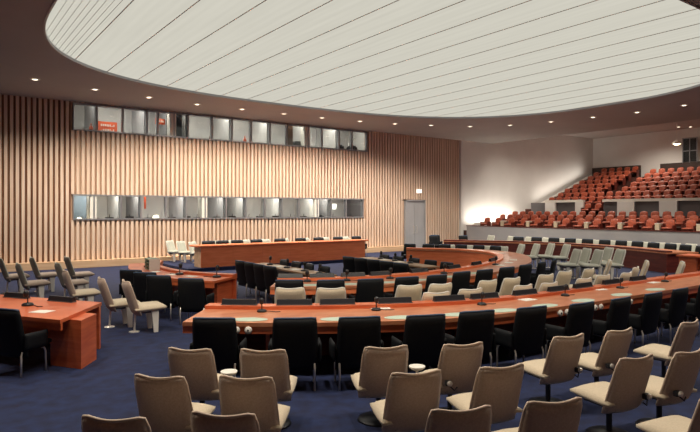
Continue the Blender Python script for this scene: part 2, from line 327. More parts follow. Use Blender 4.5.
# recessed lamps round the soffit
def lamp_proto():
    t = thing('recessed_downlight','x','ceiling lamp')
    b = MB(); b.lathe([(.10,-.02),(.155,-.02),(.165,0),(.10,0)],n=20); b.build('trim_ring','white_paint',t)
    b = MB(); b.lathe([(.0,-.034),(.06,-.032),(.09,-.021),(0,-.018)],n=20); b.build('lens','lamp_glow',t)
    return t
lp = lamp_proto()
def spot(loc, power, ang=120, rot=(0,0,0), col=(1,.90,.76), blend=.8, r=.12):
    l = bpy.data.lights.new('lamp_or_fill_light','SPOT'); l.energy = power; l.spot_size = math.radians(ang); l.spot_blend = blend; l.color = col; l.shadow_soft_size = r
    o = bpy.data.objects.new('lamp_or_fill_light', l); C.objects.link(o); o.location = loc; o.rotation_euler = rot; return o
DOWN = DATA['down']
for i,(x,y) in enumerate(DOWN):
    place(lp,(x,y),0,'small round recessed lamp in the brown soffit, %s from the left along the curve'%ORD[i],'recessed lamps along the soffit',z=ZC)
    spot((x,y,ZC-.06), 960 if i<11 else 420, 145)
# the same ring of lamps goes on round the side of the soffit behind the camera
for k in range(14):
    a = math.radians(185+k*12.5); x,y = ell(a,2.0)
    if y < V0+.4: y = V0+.4
    if x < U0+.3: continue
    spot((x,y,ZC-.06), 450, 140)
for i,(x,y) in enumerate([(40.7,17.0),(41.4,16.4),(41.6,19.2),(42.2,18.7),(40.2,14.6)]):
    place(lp,(x,y),0,'tiny recessed lamp in the gallery ceiling, '+['above the seats','right one of a pair near the projection window','left of the hanging lamp','nearest the rear wall','at the right edge'][i],'recessed lamps over the gallery',z=8.1)
t = thing('pendant_lamp','warm glowing dome lamp hanging in front of the white rear wall of the gallery','lamp',(40.0,18.6-.02,8.1))
b = MB(); b.tube([(0,0,0),(0,0,-1.18)],.02); b.build('rod','white_paint',t)
b = MB(); b.lathe([(.03,-1.10),(.12,-1.13),(.24,-1.24),(.27,-1.34),(.25,-1.34),(.10,-1.17)],n=20); b.build('lamp_shade','white_paint',t,True)
b = MB(); b.lathe([(.02,-1.22),(.16,-1.26),(.21,-1.34),(.12,-1.40),(.02,-1.42)],n=20); b.build('bulb','warm_glow',t,True)

# ---------------------------------------------------------------- booths
def booth(name, idx, H, ulist, zint, wide, blue):
    u0,u1,z0,z1 = H; v0,v1 = VW+.26, VW+2.3
    b = MB(); b.box(u0-.3,u1+.3,v1,v1+.1,zint[0],zint[1])
    struct(b.build('wall_booth','booth_grey'))
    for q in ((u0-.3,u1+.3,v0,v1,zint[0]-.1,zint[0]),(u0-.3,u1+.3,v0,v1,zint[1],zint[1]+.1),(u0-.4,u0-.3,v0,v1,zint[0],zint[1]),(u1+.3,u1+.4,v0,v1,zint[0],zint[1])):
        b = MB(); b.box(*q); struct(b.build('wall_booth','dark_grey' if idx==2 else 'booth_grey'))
    # window frame, mullions and glass
    f = MB(); f.box(u0,u1,VW-.04,VW+.24,z1-.035,z1+.03); f.box(u0,u1,VW-.06,VW+.24,z0-.03,z0+.035)
    for i,u in enumerate(ulist):
        w = .035
        f.box(max(u0,u-w),min(u1,u+w),VW-.03,VW+.18,z0,z1)
    w_ = struct(f.build('window_%d'%idx,'metal_grey'))
    f = MB(); f.box(u0,u1,VW+.05,VW+.06,z0+.03,z1-.03); f.build('pane','glass',w_)
    for i in wide:
        f = MB(); u = ulist[i]; f.box(u-.16,u+.10,VW-.02,VW+.5,z0+.02,z1-.02); f.build('post','white_paint',w_)
    for i,u in enumerate(ulist[1:-1]):
        if i in blue: continue
        f = MB(); f.box(u-.03,u+.03,VW+.3,v1,zint[0],zint[1]); struct(f.build('wall_booth','booth_grey' if i%2 else 'grey_paint'))
booth('b',1,BU,DATA['boothU'],(5.3,7.5),(5,12),(1,3,6,8,10,12,14))
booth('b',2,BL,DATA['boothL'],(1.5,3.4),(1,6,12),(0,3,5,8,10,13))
for zz,pw in ((7.45,150),(3.36,150)):
    for uc in (7.5,12.5,17.5):
        l = bpy.data.lights.new('booth_tube','AREA'); l.shape='RECTANGLE'; l.size=4.6; l.size_y=.4; l.energy=pw; l.color=(1,.93,.82)
        o = bpy.data.objects.new('booth_tube', l); C.objects.link(o); o.location=(uc,VW+.50,zz)
# things inside the upper booths
def strokes(sign, rows, w, h):
    b = MB()
    for r in range(rows):
        zc = h*(.68-.42*r) if rows>1 else h*.5; x = -w*.36
        while x < w*.34:
            cw = random.uniform(.035,.07); b.box(x,x+cw,-.028,-.02,zc-.045,zc+.045) if random.random()<.6 else b.box(x,x+cw,-.028,-.02,zc-.045,zc-.01)
            x += cw+.03
    return b.build('lettering','paper',sign)
t = thing('notice_sign','orange-red notice with two rows of pale lettering behind the upper booth window','sign',(6.5,VW+.9,5.80),0)
b = MB(); b.box(-.40,.40,-.02,0,0,.50); b.build('board','orange_sign',t); strokes(t,2,.8,.5)
b = MB(); b.box(-.30,-.26,.0,.02,-.50,.3); b.box(.26,.30,.0,.02,-.50,.3); b.build('foot','grey_paint',t)
t = thing('notice_sign','small orange sign with a pale mark hanging beside the dark upright in the upper booth','sign',(8.78,VW+.7,6.36),0)
b = MB(); b.box(-.24,.20,-.02,0,0,.26); b.build('board','orange_sign',t); strokes(t,1,.44,.26)
for i,(u,lab) in enumerate([(5.72,'thin orange strip at the first upper booth window'),(12.93,'orange red canister on a post in the upper booth'),(11.14,'slim dull red cylinder beside a mullion of the upper booth')]):
    b = MB(); b.lathe([(.0,0),(.07,0),(.085,.03),(.085,.62),(.05,.70),(.02,.72)],c=(u,VW+.45,5.3),n=12)
    b.lathe([(.03,.72),(.03,.80),(0,.82)],c=(u,VW+.45,5.3),n=8)
    tag(b.build('canister','orange_sign' if i<2 else 'dark_red_wood',smooth=True),lab,'canister').location=(0,0,0.0)
b = MB(); b.box(9.0,9.25,VW+.5,VW+.58,5.3,7.2); tag(b.build('equipment_rack','black_plastic'),'tall narrow black rack left of the pale panel in the upper booth','rack')
b = MB(); b.box(9.48,9.72,VW+.5,VW+.58,5.3,7.2); tag(b.build('equipment_rack','black_plastic'),'tall narrow black rack right of the pale panel in the upper booth','rack')
b = MB()
for k in range(7): b.box(15.35+k*.055,15.40+k*.055,VW+.5+.03*(k%2),VW+.56+.03*(k%2),5.3,7.3)
tag(b.build('curtain','brown_cloth'),'narrow brown curtain hanging in the upper booth','curtain')
for i,u in enumerate((16.1,18.8,19.75)):
    b = MB(); b.box(u-.25,u+.25,VW+.5,VW+.9,5.3,6.0); b.box(u-.18,u+.18,VW+.55,VW+.85,6.0,6.08); tag(b.build('projector' if i else 'cabinet','black_plastic',bevel=.02),['low dark cabinet in the upper booth beside the brown curtain','dark box behind the second last upper booth window','dark box in the far right upper booth window'][i],'equipment')
t = thing('reel_machine','pale tape machine with an angled arm in the far right upper booth','machine',(19.68,VW+.72,6.08))
b = MB(); b.box(-.12,.12,-.1,.1,0,.16); b.build('base','white_paint',t,bevel=.02)
b = MB(); b.tube([(0,0,.15),(.12,0,.38),(.3,0,.42)],.035); b.build('arm','white_paint',t)
# desk mics and clutter along the lower booth sill
for i,u in enumerate((5.9,6.45,7.3,8.1,9.2,9.9,10.4,11.4,12.2,13.1,13.7,14.6,15.5,16.3,17.4,18.2,19.4)):
    t = thing('booth_microphone','small black desk microphone on the lower booth sill, %s from the left'%ORD[i],'microphone',(u,VW+.36,2.0),0,'interpreters microphones in the lower booth')
    b = MB(); b.box(-.16,.16,-.09,.09,-.04,.05+.03*(i%3)); b.build('console','black_plastic',t,bevel=.015)
    b = MB(); b.tube([(0,0,.04),(0,-.02,.16),(0,-.06,.2)],.014); b.build('stem','black_plastic',t)
b = MB(); b.box(4.9,20.1,VW+.27,VW+.62,1.90,1.958); tag(b.build('booth_desk','dark_grey'),'long dark desk running behind the lower booth windows','desk')
b = MB(); b.box(5.0,5.68,VW+1.2,VW+1.3,1.5,3.35); tag(b.build('booth_screen','booth_blue'),'blue-grey screen in the first lower booth','screen')
b = MB(); b.lathe([(0,0),(.11,0),(.14,.06),(.12,.16),(.05,.2)],c=(8.5,VW+.5,1.96),n=14); tag(b.build('desk_lamp','lamp_glow',smooth=True),'glowing desk lamp low in the fourth lower booth','lamp')
b = MB(); b.lathe([(0,0),(.08,0),(.10,.05),(.05,.12)],c=(5.25,VW+.45,1.96),n=14); tag(b.build('desk_lamp','warm_glow',smooth=True),'small warm lamp at the left end of the lower booths','lamp')
b = MB(); b.box(18.55,18.8,VW+.9,VW+.94,2.45,2.75); tag(b.build('wall_light','sign_glow'),'small bright square light in a lower booth near the right end','light')
b = MB(); b.box(7.98,8.06,VW+.5,VW+.54,2.45,3.40); tag(b.build('pennant','orange_sign'),'narrow red strip hanging in the fourth lower booth','strip')

# door, exit light
b = MB(); b.box(DR[0],DR[0]+.07,VW-.05,VW+.26,0,DR[3]); b.box(DR[1]-.07,DR[1],VW-.05,VW+.26,0,DR[3]); b.box(DR[0],DR[1],VW-.05,VW+.26,DR[3]-.07,DR[3])
dr = struct(b.build('door_1','door_grey'))
mid = (DR[0]+DR[1])/2
for a,c,s_ in ((DR[0]+.07,mid-.01,1),(mid+.01,DR[1]-.07,-1)):
    b = MB(); b.box(a,c,VW+.04,VW+.10,.01,DR[3]-.07); lf = b.build('door_leaf','door_grey',dr,bevel=.006)
    hx = mid-.12*s_; b = MB(); b.tube([(hx,VW+.04,1.0),(hx,VW-.03,1.02),(hx,VW-.03,1.42),(hx,VW+.04,1.44)],.016); b.build('door_handle','chrome',lf)
b = MB(); b.box(24.06,24.40,VW-.14,VW-.02,3.44,3.66); tag(b.build('exit_light','sign_glow',bevel=.01),'small lit white box sign above the grey double door','sign')

# ---------------------------------------------------------------- tables
def crom(P, n=5):
    out = []
    for i in range(len(P)-1):
        p0 = P[max(i-1,0)]; p1 = P[i]; p2 = P[i+1]; p3 = P[min(i+2,len(P)-1)]
        for k in range(n):
            t = k/n; out.append(tuple(.5*((2*p1[j])+(-p0[j]+p2[j])*t+(2*p0[j]-5*p1[j]+4*p2[j]-p3[j])*t*t+(-p0[j]+3*p1[j]-3*p2[j]+p3[j])*t**3) for j in (0,1)))
    out.append(tuple(P[-1])); return out
def lp_(A,B,s): return [(a[0]+(b[0]-a[0])*s,a[1]+(b[1]-a[1])*s) for a,b in zip(A,B)]
def ring_table(label, O, I, panel='red_wood', ledge=True, mod=None, top='table_wood', ends=(1,1), H=TZ, smooth_=True, z=0):
    o = O[0]; t = thing('conference_table',label,'table',(o[0],o[1],z))
    O = [(x-o[0],y-o[1]) for x,y in O]; I = [(x-o[0],y-o[1]) for x,y in I]
    if smooth_: O,I = crom(O),crom(I)
    b = MB(); b.rail(O,I,H-.055,H); b.build('tabletop',top,t)
    b = MB(); b.rail(lp_(O,I,.012),lp_(O,I,.05),H-.16,H-.055); b.build('apron',panel,t)
    if ledge: b = MB(); b.rail(lp_(O,I,.80),lp_(O,I,1.0),H,H+.055); b.build('raised_ledge',panel,t)
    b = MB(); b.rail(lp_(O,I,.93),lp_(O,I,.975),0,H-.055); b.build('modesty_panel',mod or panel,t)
    for e,(i,j) in zip(ends,((0,1),(-1,-2))):
        if not e: continue
        a,c = Vector(lp_(O,I,.30)[i]),Vector(lp_(O,I,.93)[i]); a2,c2 = Vector(lp_(O,I,.30)[j]),Vector(lp_(O,I,.93)[j])
        d1 = ((a2+c2)-(a+c)).normalized()
        q = [a+d1*.10,c+d1*.10,c+d1*.22,a+d1*.22]
        b = MB(); b.prism([tuple(x) for x in q],0,H-.055); b.build('end_panel',panel,t)
    # under-table pedestals
    for k in range(6,len(O)-3,9):
        a,c = Vector(lp_(O,I,.55)[k]),Vector(lp_(O,I,.90)[k]); d1 = (c-a).normalized(); n_ = Vector((-d1.y,d1.x))*.03
        b = MB(); b.prism([tuple(a-n_),tuple(c-n_),tuple(c+n_),tuple(a+n_)],0,H-.055); b.build('pedestal',panel,t)
    return t,o
tA,oA = ring_table('long curved red wood table nearest the camera, sweeping from centre left to the right edge', DATA['A_out'], DATA['A_in'], mod='dark_red_wood')  # dark modesty panel carries the shadow under the table in its colour
tE,oE = ring_table('inner horseshoe table behind the beige chairs, curling round to the far orange panels', DATA['E_out'], DATA['E_in'], panel='red_wood_lit')
tC,oC = ring_table('curved table at the left end of the inner ring with the green tray', DATA['C_out'], DATA['C_in'], top='red_wood')
tH,oH = ring_table('far right curved table with dark red front before the gallery parapet', DATA['H_out'], DATA['H_in'], panel='dark_red_wood')
# left foreground table
tB,oB = ring_table('orange wood table cut off by the left edge of the photo', DATA['B_out'], DATA['B_in'], smooth_=False, ends=(0,0), ledge=False, top='red_wood')
q = [(1.86-oB[0],9.38-oB[1]),(2.16,0),(0,0),(0,0)]; q[1] = (2.18-oB[0],9.86-oB[1]); q[2] = (q[1][0]-.53*.62,q[1][1]+.85*.62); q[3] = (q[0][0]-.53*.62,q[0][1]+.85*.62)
b = MB(); b.prism(q,0,TZ-.055); b.build('end_panel','red_wood',tB)
# table end seen at the far right below the dark front
t = thing('side_table','bright orange wood table end at the right edge below the dark red front','table',(21.9,9.6,0))
b = MB(); b.box(-.1,.9,-.5,.55,.72,.78); b.build('tabletop','red_wood',t)
b = MB(); b.box(0,.06,-.1,.5,0,.72); b.build('side_panel','red_wood',t)
b = MB(); b.box(.7,.76,-.4,.5,0,.72); b.build('side_panel','red_wood',t)
# dais
b = MB(); b.box(8.1,18.3,21.75,26.0,0,.13); pl = struct(b.build('floor_dais','carpet'))
t = thing('dais_table','long straight orange wood table with full front panel before the slatted wall','table',(8.7,21.95,.13))
b = MB(); b.box(-.18,8.25,-.05,.80,.80,.86); b.build('tabletop','red_wood_lit',t,bevel=.008)
b = MB()
for k in range(6): b.box(.0+k*1.345,1.34+k*1.345,0,.05,0,.80)
b.build('front_panel','red_wood_lit',t)
for x in (-.0,8.02): b = MB(); b.box(x,x+.05,.05,.72,0,.80); b.build('end_panel','ledge_wood' if x<1 else 'red_wood_lit',t)
# clerk tables inside the horseshoe
def bar(p,q,label):
    p,q = Vector(p),Vector(q); d = q-p; L = d.length; a = math.degrees(math.atan2(d.y,d.x))
    t = thing('clerk_table',label,'table',(p.x,p.y,0),a)
    b = MB(); b.box(0,L,-.26,.26,.73,.78); b.build('tabletop','tan_wood',t,bevel=.006)
    b = MB(); b.box(.1,L-.1,-.02,.02,.1,.73); b.build('modesty_panel','black_plastic',t)
    for x in (.08,L-.12):
        for y in (-.22,.22): b = MB(); b.box(x,x+.04,y-.02,y+.02,0,.73); b.build('leg','chrome',t)
    return t
bar((8.15,15.9),(7.95,11.9),'left of two narrow tan tables inside the horseshoe')
bar((12.1,15.8),(11.55,12.0),'right of two narrow tan tables inside the horseshoe')

# ---------------------------------------------------------------- chairs
def beige_chair(name, label, up, seatm, welt, legs=True):
    t = thing(name,label,'chair')
    def back(s,u):
        k = (u+1)/2; w = .262-.018*k-.018*max(0,u)**8-.01*max(0,-u)**8; zz = .31+.58*k-.018*abs(s)**9*k
        return (w*s, -.17-.19*k+.05*s*s, zz+(.026*s*s-.010)*k)
    b = MB(); b.pad(back,14,12,.066); bk = b.build('backrest',up,t,True)
    pts = [back(-1,-1+i*.25) for i in range(8)]+[back(-1+i/6,1.0) for i in range(13)]+[back(1,1-i*.25) for i in range(1,9)]
    pts = [(p[0],p[1],p[2]+.004) for p in pts]
    b = MB(); b.tube(pts,.014,6); b.build('piping',welt,bk,True)
    def seat(s,u):
        k = (u+1)/2; w = .29-.035*k*k
        return (w*s, -.22+.53*k, .425+.012*k-.012*s*s)
    b = MB(); b.pad(seat,10,8,.085); b.build('seat',seatm,t,True)
    b = MB(); b.box(-.17,.17,-.20,.20,.335,.385); b.build('seat_pan','dark_grey',t,bevel=.01)
    if not legs:
        b = MB(); b.tube([(0,.02,.34),(0,.02,.03)],.03); b.build('pedestal','black_plastic',t)
        b = MB(); b.lathe([(0,0),(.24,0),(.22,.02),(.05,.045),(0,.05)],c=(0,.02,0),n=24); b.build('base','black_plastic',t,True)
        return t
    for s_ in (-1,1):
        b = MB(); b.add([(s_*.20-.022,.10,0),(s_*.20+.022,.10,0),(s_*.20+.022,.17,0),(s_*.20-.022,.17,0),(s_*.20-.026,.06,.37),(s_*.20+.026,.06,.37),(s_*.20+.026,.18,.37),(s_*.20-.026,.18,.37)],
           [(0,3,2,1),(4,5,6,7),(0,1,5,4),(1,2,6,5),(2,3,7,6),(3,0,4,7)]); b.build('leg','white_paint',t)
    b = MB(); b.tube([(0,-.16,.34),(0,-.18,.0)],.018); b.build('rear_post','chrome',t)
    b = MB(); b.lathe([(0,0),(.09,0),(.09,.012),(.03,.02)],c=(0,-.18,0)); b.build('floor_plate','chrome',t)
    return t
def dark_chair(name, label, top='sheen_top'):
    t = thing(name,label,'chair')
    def back(s,u):
        k = (u+1)/2; w = .305-.020*k-.010*max(0,u)**8; zz = .26+.70*k-.010*abs(s)**9*k
        return (w*s, -.17-.13*k+.03*s*s, zz)
    b = MB(); b.pad(back,14,12,.07); bk = b.build('backrest','black',t,True)
    pts = [back(-1+i/6,1.0) for i in range(13)]; pts = [(p[0]*.99,p[1],p[2]+.004) for p in pts]
    b = MB(); b.tube(pts,.016,6); o = b.build('top_sheen',top,bk,True); o['label'] = 'blue-grey sheen on the top edge'
    def seat(s,u):
        k = (u+1)/2; return ((.285-.02*k)*s, -.20+.48*k, .42+.01*k)
    b = MB(); b.pad(seat,10,8,.12); b.build('seat','black',t,True)
    for s_ in (-1,1):
        x = s_*.255; pts = [(x,-.22,0)]+[(x,-.22,.30),(x,-.20,.35),(x,-.15,.372)]+[(x,.10,.372),(x,.155,.352),(x,.18,.30),(x,.19,0)]
        b = MB(); b.tube(pts,.014,8); b.build('side_frame','chrome',t,True)
        b = MB(); b.pad(lambda p,q,x=x:(x*1.27,-.03+.19*p,.50+.12*q),8,6,.045); b.build('armrest','black',t,True)
    return t
FRONT = [
 'beige chair in the left pair standing against the black chairs, the one at left',
 'beige chair in the left pair standing against the black chairs, the one at right',
 'beige chair alone in the lower left, one row up from the cut-off chair',
 'beige chair with a pale seat showing, right of centre in the left foreground cluster',
 'lowest left beige chair, only its top edge rising from the bottom of the photo',
 'beige chair at the bottom edge in front of the left cluster',
 'beige chair in the middle foreground nearest the black chairs, ashtray stand at its right',
 'beige chair in the middle foreground with a thick rolled top edge, second row',
 'beige chair right of centre nearest the black chairs, receiver knob on its right side',
 'beige chair right of centre in the second row, tilted seat showing left',
 'beige chair cut off by the bottom edge near the centre of the photo',
 'beige chair cut off by the bottom edge right of centre, wide concave top',
 'beige chair left of three in the nearest right row, full seat visible',
 'beige chair with a black receiver knob low on its back, middle of the right row',
 'beige chair in the lower right, large back turned and wide pale seat pointing left',
 'beige chair at the right edge in the row nearest the black chairs',
 'beige chair at the right edge with a black receiver knob, second row',
 'beige chair mostly beyond the right edge, pale seat at the bottom right corner']
bc = beige_chair('beige_chair','x','beige','cream','beige_welt',False)  # cream seat: the same fabric painted paler for light from above
for i,c in enumerate(DATA['front']):
    place(bc,c,c[2],FRONT[i],'beige chairs in the foreground')
gc = beige_chair('advisor_chair','x','grey_fabric','grey_fabric','white_paint')
mc = beige_chair('advisor_chair','x','beige','cream','beige_welt')  # seat painted paler than the back, as if lit on top
mc.name = 'beige_chair'
cc = beige_chair('advisor_chair','x','cream','cream','white_paint')
oc = beige_chair('olive_chair','x','olive_fabric','beige','grey_fabric')
for i,c in enumerate(DATA['mid']):
    place(cc,c,c[2],'pale advisor chair between the near long table and the horseshoe, %s from the left'%ORD[i],'advisor chairs behind the horseshoe',1.07)
for i,c in enumerate(DATA['east']):
    place(gc,c,c[2],'pale grey chair before the far dark red front, seat pointing left, %s in the row'%ORD[i],'grey chairs before the dark red front',1.12)
for i,c in enumerate(DATA['westnear']):
    place(mc,c,c[2],['beige chair on white legs by the left aisle, nearest the blue carpet','beige chair on white legs just behind the corner of the left table','beige chair half hidden behind the left table name plate'][i],None,1.12)
for i,c in enumerate(DATA['westfar']):
    place(oc,c,c[2],['olive grey chair at the far left edge under the slatted wall','olive grey chair with a broad back, left of the far group','olive grey chair leaning back in the middle of the far left group','olive grey chair half hidden by its neighbour on the right of the far left group','olive grey chair farthest right in the far left group'][i],'olive chairs under the slatted wall',1.12)
dc = dark_chair('black_armchair','x')
place(dc,DATA['darkB'][0],DATA['darkB'][0][2],'black chair with chrome legs at the left foreground table')
for i,c in enumerate(DATA['darkA']): place(dc,c,c[2],'black chair along the near long table, %s from the left'%ORD[i],'black chairs at the near long table')
for i,c in enumerate(DATA['darkE']): place(dc,c,c[2],'black chair with its back to us at the horseshoe table, %s from the left'%ORD[i],'black chairs outside the horseshoe')
for i,c in enumerate(DATA['darkC']): place(dc,c,c[2],['black chair farthest left at the tray table','second black chair from the left at the tray table','third black chair from the left at the tray table','black chair nearest the end of the tray table'][i],'black chairs at the tray table')
for i,c in enumerate(DATA['innerW']): place(dc,c,c[2],'black chair with bright chrome legs left of the left clerk table, %s from the dais'%ORD[i],'chairs left of the first clerk table')
for i,c in enumerate(DATA['innerWe']): place(dc,c,c[2],'black chair on the right side of the left clerk table, %s from the dais'%ORD[i],'chairs right of the first clerk table',.86)
for i,c in enumerate(DATA['innerE']): place(dc,c,c[2],'black chair in the cluster left of the right clerk table, %s from the left'%ORD[i],'chairs left of the second clerk table')
for i,c in enumerate(DATA['innerEe']): place(dc,c,c[2],'black chair on the right side of the right clerk table, %s from the left'%ORD[i],'chairs right of the second clerk table',.86)
for i,c in enumerate(DATA['darkG']): place(dc,c,c[2],'black chair top showing over the curved orange panel, %s from the left'%ORD[i],'black chairs behind the curved orange panel',.93)
for i,c in enumerate(DATA['lightG']): place(gc,c,c[2],'pale chair behind the black tops over the curved orange panel, %s from the left'%ORD[i],'pale chairs behind the curved orange panel',.93)
for i,c in enumerate(DATA['darkH']): place(dc,c,c[2],'black chair behind the far dark red table, %s from the left'%ORD[i],'black chairs behind the far dark red table')
for i,c in enumerate(DATA['lightH']): place(gc,c,c[2],'pale chair against the grey gallery parapet, %s from the left'%ORD[i],'pale chairs against the parapet')
for i,c in enumerate(DATA['darkD']): place(dc,c,c[2],'blue-sheened black chair behind the dais table, %s from the left'%ORD[i],'black chairs at the dais',z=.13)
for i,c in enumerate(DATA['lightD']): place(gc,c,c[2],'pale chair against the slatted wall behind the dais, %s from the left'%ORD[i],'pale chairs behind the dais',z=.13)
for i,c in enumerate(DATA['whiteD']): place(gc,c,c[2],['pale chair with white legs nearest the left end of the dais table','middle one of three pale chairs left of the dais','pale chair closest to the slatted wall left of the dais'][i],'pale chairs left of the dais',z=.13)
c = DATA['chairlone'][0]; place(dc,c,c[2],'lone blue-black chair right of the grey double door')
for i,c in enumerate(DATA['loneH']): place(dc,c,c[2],['left of two black chairs at the left end of the far red table','right of two black chairs at the left end of the far red table'][i])

# receivers on foreground chairs
def receiver(i, side):
    c = DATA['front'][i]; a = math.radians(c[2]); 
    ob = [o for o in bpy.data.objects if o.get('label')==FRONT[i]][0]
    b = MB(); x = side*.17; y = -.262; b.box(x-.035,x+.035,y-.05,y,.44,.50); r = b.build('receiver',  'black_plastic',ob,bevel=.01)
    b = MB(); b.lathe([(.012,-.085),(.028,-.075),(.03,-.055),(.02,-.05)],c=(x,y,.475),axis='y'); b.build('knob','chrome',r,True)
    b = MB(); b.tube([(x,y-.04,.45),(x-.05*side,y-.07,.40),(x-.09*side,y-.06,.43)],.008,6); b.build('cable','black_plastic',r)
for i,s_ in ((13,-1),(16,-1),(8,-1),(12,1),(14,1)): receiver(i,s_)
# round ashtray stands
for i,(x,y) in enumerate(DATA['ash']):
    t = thing('ashtray_stand',['round white ashtray stand between the beige chairs on the left','round white ashtray stand beside the middle beige chair'][i],'ashtray stand',(x,y,0))
    b = MB(); b.lathe([(0,0),(.13,0),(.12,.015),(.02,.03)]); b.build('base','chrome',t,True)
    b = MB(); b.tube([(0,0,.02),(0,0,.56)],.014); b.build('post','chrome',t)
    b = MB(); b.lathe([(0,.55),(.06,.56),(.088,.582),(.092,.60),(.078,.595),(.04,.58),(0,.58)],n=20); b.build('dish','white_paint',t,True)

# ---------------------------------------------------------------- things on the tables
def rot_to(x,y):
    cx = min(max(x,8.8),12.5); return math.degrees(math.atan2(14.8-y,cx-x))-90
np_ = thing('name_plate','x','name plate')
b = MB(); b.add([(-.28,-.05,0),(.28,-.05,0),(.28,.05,0),(-.28,.05,0),(-.28,-.012,.09),(.28,-.012,.09),(.28,.03,.09),(-.28,.03,.09)],[(0,3,2,1),(4,5,6,7),(0,1,5,4),(1,2,6,5),(2,3,7,6),(3,0,4,7)]); b.build('plate','black_plastic',np_)
b = MB(); b.box(-.29,.29,-.055,.055,0,.012); b.build('base','dark_grey',np_)
mic = thing('microphone','x','microphone')
b = MB(); b.lathe([(0,0),(.09,0),(.095,.02),(.07,.045),(.0,.05)],n=18); b.build('base','black_plastic',mic,True)
b = MB(); b.tube([(0,0,.04),(0,0,.12),(0,-.03,.17)],.012); b.build('stem','black_plastic',mic)
b = MB(); b.lathe([(0,.14),(.03,.15),(.042,.18),(.042,.22),(.03,.25),(0,.26)],c=(0,-.03,0),n=14); b.build('head','black_plastic',mic,True)
b = MB(); b.tube([(.06,0,.02),(.16,.02,.008),(.26,-.04,.008),(.34,0,.008)],.007,6); b.build('cable','black_plastic',mic)
pad_ = thing('blotter','x','writing pad')
b = MB(); b.lathe([(0,0),(.27,0),(.27,.006),(0,.006)],n=28,sy=.55); b.build('sheet','green_paper',pad_)
pc = thing('paper_sheet','x','paper')
b = MB(); b.box(-.15,.15,-.11,.11,0,.004); b.box(-.13,.16,-.10,.12,.004,.007); b.build('sheet','paper',pc)
LZ = TZ+.055
def pol_at(O, p):
    best = None
    for a,c in zip(O,O[1:]):
        dx,dy = c[0]-a[0],c[1]-a[1]; t = max(0,min(1,((p[0]-a[0])*dx+(p[1]-a[1])*dy)/(dx*dx+dy*dy)))
        q = (a[0]+t*dx,a[1]+t*dy); d = math.hypot(p[0]-q[0],p[1]-q[1])
        if best is None or d<best[0]: best = (d,q,math.degrees(math.atan2(dy,dx)))
    return best
def on_ring(Okey, Ikey, p, s):
    O,I = crom(DATA[Okey]),crom(DATA[Ikey]); S_ = lp_(O,I,s); d,q,a = pol_at(S_,p); return q,a
for i,p in enumerate(DATA['plateA']):
    q,a = on_ring('A_out','A_in',p,.90); place(np_,q,a,'black name plate on the raised ledge of the near long table, %s from the left'%ORD[i],'name plates on the near long table',z=LZ)
for i,p in enumerate(DATA['plateE']+[(9.9,10.7),(11.3,10.9),(12.6,11.2),(13.9,11.8)]):
    q,a = on_ring('E_out','E_in',p,.90); place(np_,q,a,'black name plate on the horseshoe table ledge, %s from the left'%ORD[i],'name plates on the horseshoe table',z=LZ)
for i,p in enumerate(DATA['micA']):
    q,a = on_ring('A_out','A_in',p,.66); place(mic,q,a,'black desk microphone on the near long table, %s from the left'%ORD[i],'microphones on the near long table',z=TZ,scale=.85)
for i,p in enumerate(DATA['micE']):
    q,a = on_ring('E_out','E_in',p,.66); place(mic,q,a,'black desk microphone on the horseshoe table, %s from the left'%ORD[i],'microphones on the horseshoe table',z=TZ)
for i,p in enumerate(DATA['padA']):
    q,a = on_ring('A_out','A_in',p,.17); place(pad_,q,a,'pale green oval blotter near the edge of the near long table, %s from the left'%ORD[i],'blotters on the near long table',z=TZ)
for i,p in enumerate(DATA['padE']):
    q,a = on_ring('E_out','E_in',p,.22); place(pad_,q,a,'pale blotter on the horseshoe table between black chairs, %s from the left'%ORD[i],'blotters on the horseshoe table',z=TZ)
for i,(u_,s_) in enumerate(((6.0,.8),(8.6,.72),(10.9,.8),(12.9,.75))):
    q,a = on_ring('A_out','A_in',(u_,6.5 if u_>6 else 7.5),s_); place(pc,q,a+random.uniform(-15,15),'loose white papers on the near long table, %s pile from the left'%ORD[i],'papers on the near long table',z=TZ)
for i,(u_,v_) in enumerate(((13.4,11.2),(14.3,11.6),(15.2,12.1),(16.9,14.6),(17.6,15.8))):
    q,a = on_ring('E_out','E_in',(u_,v_),.5); place(pc,q,a,'white papers lying where the horseshoe table curves, %s from the left'%ORD[i],'papers on the curve of the horseshoe table',z=TZ)
for i,(u_,v_) in enumerate(((4.6,13.4),(4.7,14.2),(4.6,15.2))):
    q,a = on_ring('C_out','C_in',(u_,v_),.5); place(pc,q,a,['white papers near the end of the tray table','white papers in the middle of the tray table','white papers beside the green tray'][i],'papers on the tray table',z=TZ)
q,a = on_ring('H_out','H_in',(24.3,20.6),.5); place(pc,q,a,'white sheet at the left end of the far dark red table','papers on the far table',z=TZ)
q,a = on_ring('H_out','H_in',(24.8,18.0),.5); place(pc,q,a,'white sheet further right on the far dark red table','papers on the far table',z=TZ)
for i,(u_,v_) in enumerate(((4.55,16.8),(4.6,14.0),(5.3,12.9))):
    q,a = on_ring('C_out','C_in',(u_,v_),.6); place(mic,q,a,['black microphone at the far end of the tray table','black microphone in the middle of the tray table','black microphone at the near end of the tray table'][i],'microphones on the tray table',z=TZ,scale=1.1)
q,a = on_ring('C_out','C_in',(4.6,15.9),.6)
t = thing('document_tray','green and white slotted document tray on the tray table','tray',(q[0],q[1],TZ),a)
b = MB(); b.box(-.26,.26,-.14,-.13,0,.3); b.box(-.26,-.25,-.14,.14,0,.3); b.box(.25,.26,-.14,.14,0,.3); b.build('case','white_paint',t)
for k in range(4): b = MB(); b.box(-.25,.25,-.13,.14,.0+k*.085,.03+k*.085); b.build('shelf','green_plastic',t)
